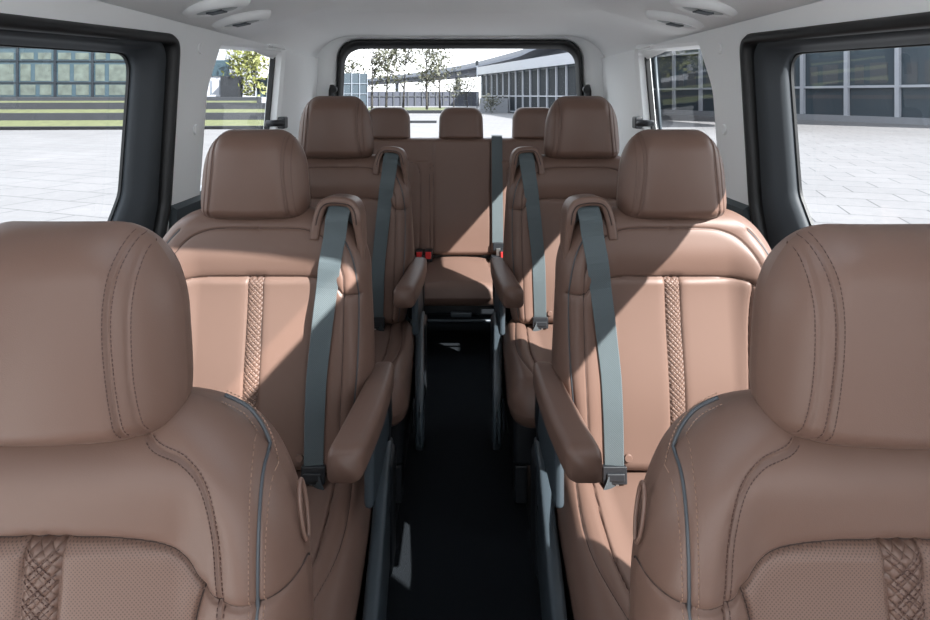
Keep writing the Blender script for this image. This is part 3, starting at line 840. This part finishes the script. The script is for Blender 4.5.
M_dstone = mat('dark_granite', (.010, .012, .016), .9, var=.3, vscale=2)
M_conc = mat('pale_concrete', (.19, .20, .22), .7, var=.08, vscale=2)
M_white = mat('white_metal_frame', (.32, .335, .37), .4)
M_steel = mat('dark_steel', (.014, .018, .023), .6, spec=.2)
M_blind = mat('grey_blind', (.05, .055, .062), .6)
M_far = mat('far_dark_cladding', (.045, .05, .068), .7)
M_mid = mat('grey_steel', (.13, .15, .18), .45)
M_panel = mat('pale_interior_panels', (.065, .08, .07), .6, var=.8, vscale=2.2)
M_bark = mat('tree_bark', (.035, .032, .03), .9, bump=('noise', 40, .5, .02))
M_leafy = mat('yellow_green_leaves', (.14, .15, .04), .6, var=.5, vscale=6)
M_leafd = mat('olive_leaves', (.05, .052, .03), .6, var=.5, vscale=6)
M_deck = mat('viaduct_concrete', (.15, .165, .20), .75, var=.1, vscale=.3)

# terraced planting bed along the left
prof = [(31.0, 1.86), (31.0, 1.62), (31.2, 1.60), (32.5, 1.35), (32.6, .98), (32.8, .96), (34.0, .80), (34.1, .45), (34.3, .43), (35.5, .34), (35.6, .15), (36.4, .12)]
tr = empty('planted_terrace', (-14, 31, GZ)); tag(tr, 'stepped dark stone terrace with grass strips before the left glass building', 'terrace')
for i in range(len(prof) - 1):
    (d0, h0), (d1, h1) = prof[i], prof[i + 1]
    grass = (i in (2, 5, 8))
    m = MB(); xa, xb = -46 + 14, -12.2 + 14 + (6.2 if i < 7 else 0)
    k = .05
    A = (xa, d0 - 31 - 2.2, E - h0 - GZ); B = (xb, d0 - 31 + .5, E - h0 - GZ); Cc = (xb, d1 - 31 + .5, E - h1 - GZ); D = (xa, d1 - 31 - 2.2, E - h1 - GZ)
    lo = lambda p: (p[0], p[1], -.1)
    m.add([A, B, Cc, D, lo(A), lo(B), lo(Cc), lo(D)], [(0, 1, 2, 3), (0, 4, 5, 1), (1, 5, 6, 2), (2, 6, 7, 3), (3, 7, 4, 0)])
    if d0 == d1:
        m = MB(); m.add([A, B, Cc, D], [(0, 1, 2, 3)])
    m.build('grass_strip' if grass else 'stone_step', M_grass if grass else M_dstone, tr)

def facade(root, p0, p1, z0, z1, n, hs, mw, M_frame, M_pane, depth=.12, hw=.08, panes=True, thick=6):
    """curtain wall from p0 to p1 (xy); parts: mullion, transom, glazing"""
    a = Vector((*p0, 0)); b = Vector((*p1, 0)); L = (b - a).length; ang = math.atan2(b.y - a.y, b.x - a.x)
    root.location = a; root.rotation_euler = (0, 0, ang)
    m = MB(); m.box(0, L, .0, thick, z0, z1); m.build('glazed_wall', M_pane, root)
    for i in range(n + 1):
        x = L * i / n; m = MB(); m.box(x - mw / 2, x + mw / 2, -depth, 0, z0, z1); m.build('mullion', M_frame, root)
    for h in hs:
        m = MB(); m.box(0, L, -depth * .8, 0, h - hw / 2, h + hw / 2); m.build('transom', M_frame, root)
    return L
# left glass building
b1 = empty('glass_building', (0, 0, 0)); tag(b1, 'dark framed glass building on the left behind the grass terrace', 'building')
L = facade(b1, (-46.2, 35.0), (-20.0, 36.4), E - .2, E + 9, 12, [E - .12, E + .75, E + 2.05, E + 2.9], .11, M_steel, M_bglass2, .1, .06)
for i in range(12):
    for (z0, z1) in ((E + .0, E + .62), (E + .85, E + 1.85), (E + 2.15, E + 2.55)):
        x0 = L * i / 12
        m = MB(); q = random.uniform(.30, .5)
        m.box(x0 + .15, x0 + L / 12 * q, -.03, .02, z0, z1); m.box(x0 + L / 12 * (q + .12), x0 + L / 12 - .25, -.03, .02, z0, z1)
        m.build('window_panel', M_panel, b1)
# white frame structure, post and small glass pavilion seen through the left quarter window
b2 = empty('white_building', (0, 0, 0)); tag(b2, 'white wall end with balcony seen through the left quarter window', 'building')
m = MB(); m.box(-19.4, -14.9, 38, 44, GZ, E + 2.9); m.build('wall_block', M_white, b2)
m = MB(); m.box(-19.4, -14.4, 37.2, 38, E - .1, E + .02); m.build('balcony_slab', M_white, b2)
for k in range(8):
    m = MB(); m.box(-19 + k * .58, -18.9 + k * .58, 37.2, 37.3, E + 0, E + .9); m.build('baluster', M_mid, b2)
m = MB(); m.box(-19.2, -14.6, 37.9, 38.02, E + 1.2, E + 2.2); m.build('window_band', M_bglass2, b2)
b3 = empty('glass_pavilion', (0, 0, 0)); tag(b3, 'low teal glass pavilion behind the yellow-green tree on the left', 'building')
facade(b3, (-17.0, 44), (-9.3, 45), E - .3, E + 1.3, 7, [E + .5, E + 1.25], .10, M_steel, M_bglass2, .1, .06, thick=3)
b3b = MB(); b3b.box(-14.7, -13.6, 36.8, 37.6, E - .3, E + 1.15); tag(b3b.build('stone_pillar', M_dstone), 'dark stone gate pillar beside the white wall, left quarter window', 'pillar')
w3 = MB(); w3.add([(-13.4, 37, GZ), (-8.4, 38.5, GZ), (-8.4, 38.5, E - .50), (-13.4, 37, E - .02), (-13.4, 37.4, GZ), (-8.4, 38.9, GZ), (-8.4, 38.9, E - .50), (-13.4, 37.4, E - .02)],
              [(0, 1, 2, 3), (7, 6, 5, 4), (3, 2, 6, 7), (1, 5, 6, 2), (0, 3, 7, 4)])
tag(w3.build('ramp_wall', M_white), 'white sloping ramp wall seen through the left quarter window', 'wall')
rf = MB(); rf.add([(-19, 42, E + 4.1), (-9.5, 42, E + 2.75), (-9.5, 50, E + 3.2), (-19, 50, E + 4.6), (-19, 42, E + 3.6), (-9.5, 42, E + 2.5), (-9.5, 50, E + 2.9), (-19, 50, E + 4.1)],
              [(0, 1, 2, 3), (7, 6, 5, 4), (0, 4, 5, 1), (1, 5, 6, 2), (2, 6, 7, 3), (3, 7, 4, 0)])
M_blue = mat('blue_roof_panel', (.06, .13, .30), .4)
rfr = empty('blue_canopy', (0, 0, 0)); tag(rfr, 'blue sloping canopy roof above the glass pavilion on the left', 'canopy')
rf.build('canopy_roof', M_blue, rfr)
for x, y in ((-18.5, 44), (-10, 44)):
    m = MB(); m.tube([(x, y, GZ), (x, y, E + 3.2)], .1, 8); m.build('post', M_mid, rfr)

# right building
b4 = empty('glass_building', (0, 0, 0)); tag(b4, 'white framed building with dark glass grid along the right side windows', 'building')
def P4(t): return (18 + 10.5 * t, 60 - 25 * t)
facade(b4, P4(-.30), P4(1.38), GZ, E + 20, 14, [GZ + .28, E + .55, E + 3.7, E + 7, E + 10, E + 13, E + 16], .26, M_white, M_bglass, .25, .16, thick=10)
m = MB(); m.box(0, 45.5, -.35, 0, GZ, GZ + .40); m.build('sill', M_conc, b4)
for i in range(14):                     # ceiling lights and blinds a little behind the dark glass front
    x0 = 45.5 * i / 14
    m = MB(); m.box(x0 + .5, x0 + 1.1, -.02, .01, E + .75, E + 2.0); m.box(x0 + 1.5, x0 + 2.6, -.02, .01, E + .75, E + 2.1); m.build('blind', M_blind, b4)
    m = MB(); m.box(x0 + .3, x0 + 2.9, -.02, .01, E - .25, E + .0); m.build('spandrel', M_blind, b4)

# rear right glass hall
b5 = empty('glass_hall', (0, 0, 0)); tag(b5, 'long pale glass hall receding on the right of the back window', 'building')
L5 = facade(b5, (2.6, 70), (9.4, 43.2), GZ, E + 2.6, 14, [GZ + .15, E - .1], .13, M_white, M_bglass2, .15, .10, thick=2)
m = MB(); m.box(-.2, L5 + .3, -.5, 2.2, E + 2.35, E + 3.25); m.build('roof_fascia', M_white, b5)
for i in range(14):
    m = MB(); m.box(L5 * (i + .08) / 14, L5 * (i + .80) / 14, -.03, .01, GZ + .3, E + 2.2); m.build('dark_bay', M_steel, b5)
# low plinth wall and shrub
m = MB(); m.box(2.0, 4.8, 60, 60.8, GZ, GZ + 1.45); tag(m.build('concrete_plinth', M_conc, smooth=False), 'pale concrete block at the foot of the glass hall, back window', 'wall')

# viaduct
vd = empty('viaduct', (0, 0, 0)); tag(vd, 'grey elevated road curving across the sky in the back window', 'bridge')
cl = smooth_poly([(17, 28), (13.8, 48), (12.5, 64), (10.5, 86), (-1, 138), (-32, 225), (-75, 320)], 10)
hz = E + 5.0
def deck(off0, off1, z0, z1, name, m_):
    L = []
    for i, p in enumerate(cl):
        t = cl[min(i + 1, len(cl) - 1)] - cl[max(i - 1, 0)]; t /= np.linalg.norm(t); nn = np.array([t[1], -t[0]])
        a = p + nn * off0; b = p + nn * off1
        L.append([(a[0], a[1], z0), (b[0], b[1], z0), (b[0], b[1], z1), (a[0], a[1], z1)])
    q = MB(); q.loops(L, True, True, True); q.build(name, m_, vd)
deck(-3.2, 5, hz, hz + .5, 'deck', M_deck); deck(-3.4, -3.2, hz - .1, hz + 1.0, 'parapet', M_conc); deck(-1.6, 3.2, hz - 1.0, hz, 'girder', M_deck)
deck(-4.6, -3.5, hz - .2, hz + .15, 'walkway', M_deck)
for i in (14, 24, 32, 40, 47, 53):
    if i < len(cl):
        x, y = cl[i]; m = MB(); m.tube([(x + .5, y, GZ), (x + .5, y, hz - 1)], .6, 12); m.build('pier', M_deck, vd, smooth=True)

# trees
def tree(x, y, h, r, m_leaf, n_leaf, lab, base=GZ, spread=.5, leaf=.16, group='plaza trees', kind='young_tree'):
    rt = empty(kind, (x, y, base)); tag(rt, lab, 'tree', group)
    rng = random.Random(int(x * 13 + y * 7)); m = MB(); tips = []
    lean = rng.uniform(-.06, .06)
    tk = [(lean * h * t, rng.uniform(-.03, .03) * h * t, h * t) for t in (0, .2, .4, .6, .8, .95)]
    m.tube(tk, [h * .022 * (1 - t * .8) for t in (0, .2, .4, .6, .8, 1)], 7)
    for k in range(11):
        t = rng.uniform(.35, .9); p = Vector((lean * h * t, 0, h * t)); a = rng.uniform(0, 2 * PI); l = r * rng.uniform(.5, 1.05)
        q = p + Vector((math.cos(a) * l * .5, math.sin(a) * l * .5, l * .45)); e = p + Vector((math.cos(a) * l, math.sin(a) * l, l * rng.uniform(.7, 1.1)))
        m.tube([p, q, e], [h * .009, h * .006, h * .003], 5); tips += [q, e, (q + e) / 2]
    m.build('trunk', M_bark, rt, smooth=True)
    f = MB()
    for k in range(n_leaf):
        c = rng.choice(tips) + Vector((rng.gauss(0, 1), rng.gauss(0, 1), rng.gauss(0, .8))) * r * spread * .42
        a = Vector((rng.gauss(0, 1), rng.gauss(0, 1), rng.gauss(0, 1))).normalized(); b = a.cross(Vector((rng.gauss(0, 1), rng.gauss(0, 1), 1))).normalized()
        s = leaf * rng.uniform(.6, 1.3)
        f.add([c + a * s, c + b * s * .45, c - a * s, c - b * s * .45], [(0, 1, 2, 3)])
    f.build('foliage', m_leaf, rt, fixn=False)
    return rt
specs = [(350, 45, 3.4, 1.1, 'small tree at the far left of the back window'), (372, 41, 4.2, 1.5, 'slim tree left in the back window, before the second headrest of the bench'),
         (386, 43, 4.4, 1.5, 'slim branching tree just right of the leftmost trees, back window'), (403, 44, 4.3, 1.5, 'thin forked tree in the middle of the row, back window'),
         (427, 42, 4.4, 1.5, 'tree with a dark straight trunk, second from the right of the row'), (440, 46, 4.2, 1.3, 'rightmost tree of the row in the back window')]
for p_, D, h, r, lb in specs:
    D *= 1.5; tree((p_ - 460) / F * D, D, h * 1.5, r * 1.5, M_leafd, 420, lb, spread=.55, leaf=.21)
for p_, D, lb in ((452, 50, 'low shrubby tree between the row and the glass hall'), (470, 54, 'low shrubby tree against the near end of the glass hall'), (415, 52, 'low bushy tree behind the row of trees')):
    tree((p_ - 460) / F * D, D * 1.35, 3.2, 1.5, M_leafd, 350, lb, spread=.7, leaf=.14)
tree(-13.2, 38.6, 3.9, 1.6, M_leafy, 900, 'yellow-green leafy tree seen through the left quarter window', spread=.75, leaf=.17)
tree(-11.0, 40.0, 3.8, 1.4, M_leafy, 600, 'second paler tree right of the yellow-green one, left quarter window', spread=.75, leaf=.15)
tree(3.0, 57.5, 1.1, .7, M_leafd, 300, 'dark low shrub before the concrete block', spread=1.2, leaf=.12, kind='shrub', group='plaza shrubs')
# low hedge line / kerb across the rear, glass kiosk and far rows
m = MB(); m.box(-13.5, -1.0, 58, 58.6, GZ, GZ + .30); tag(m.build('planter_kerb', M_dstone), 'long dark stone kerb under the tree row, back window', 'kerb')
m = MB(); m.box(-13.5, -1.0, 58.6, 74, GZ, GZ + .26); tag(m.build('lawn', M_grass), 'narrow lawn under the tree row', 'lawn')
m = MB(); m.box(-5.8, -1.5, 38.0, 38.6, GZ, GZ + .14); tag(m.build('stone_bench', M_dstone), 'low dark stone bench on the paving behind the left bench headrest', 'bench')
b6 = empty('glass_kiosk', (0, 0, 0)); tag(b6, 'small blue-grey glass block at the far left of the back window', 'building')
facade(b6, (-10.8, 52), (-8.2, 53), GZ, E + 1.9, 4, [E + .1, E + 1.0], .08, M_mid, M_bglass, .1, .06, thick=3)
b7 = empty('far_wall', (0, 0, 0)); tag(b7, 'long dark low building beyond the trees under the viaduct', 'building')
facade(b7, (-22, 95), (3, 98), GZ, E + .55, 22, [E - .2], .15, M_blind, M_far, .2, .12, thick=4)
lp = empty('lamp_post', px(477, 110, 60)[:2] + (GZ,)); tag(lp, 'thin lamp post with a small lamp head near the top of the back window', 'lamp post')
m = MB(); m.tube([(0, 0, 0), (0, 0, 5.1)], .045, 6); m.build('pole', M_mid, lp, smooth=True)
m = MB(); m.box(-.14, .14, -.1, .1, 4.75, 5.2); m.build('lamp_head', M_steel, lp, bevel=.02)

# ------------------------------------------------------------------ light
w = bpy.data.worlds.new('World'); bpy.context.scene.world = w; w.use_nodes = True; nt = w.node_tree
bg = nt.nodes['Background']; tc = nt.nodes.new('ShaderNodeTexCoord'); sp = nt.nodes.new('ShaderNodeSeparateXYZ'); nt.links.new(tc.outputs['Generated'], sp.inputs[0])
cr = nt.nodes.new('ShaderNodeValToRGB'); nt.links.new(sp.outputs['Z'], cr.inputs[0])
cr.color_ramp.elements[0].position = 0; cr.color_ramp.elements[0].color = (.98, .99, 1, 1)
cr.color_ramp.elements[1].position = .6; cr.color_ramp.elements[1].color = (.80, .87, .96, 1)
nt.links.new(cr.outputs[0], bg.inputs[0]); bg.inputs[1].default_value = 1.5
sd = Vector((-1.0, .92, -1.05)).normalized()
sl = bpy.data.lights.new('sun', 'SUN'); sl.energy = 8.8; sl.angle = .009; sl.color = (1, .975, .94)
so_ = bpy.data.objects.new('sun', sl); C.objects.link(so_); so_.rotation_euler = sd.to_track_quat('-Z', 'Y').to_euler()

cam = bpy.data.cameras.new('camera'); co = bpy.data.objects.new('camera', cam); C.objects.link(co)
co.location = (0, 0, E); co.rotation_euler = (PI / 2, 0, 0)
cam.sensor_width = 36; cam.lens = 36 * F / 930
cam.shift_x = (465 - 460) / 930; cam.shift_y = -(310 - 95) / 930
cam.clip_start = .02; cam.clip_end = 1000
sc = bpy.context.scene; sc.camera = co
sc.view_settings.view_transform = 'Standard'; sc.view_settings.look = 'None'; sc.view_settings.exposure = 1.12; sc.view_settings.gamma = 1
sc.view_settings.use_curve_mapping = False
sc.cycles.max_bounces = 10; sc.cycles.diffuse_bounces = 6; sc.cycles.transparent_max_bounces = 16
sc.cycles.use_denoising = True
sc.cycles.sample_clamp_indirect = 6
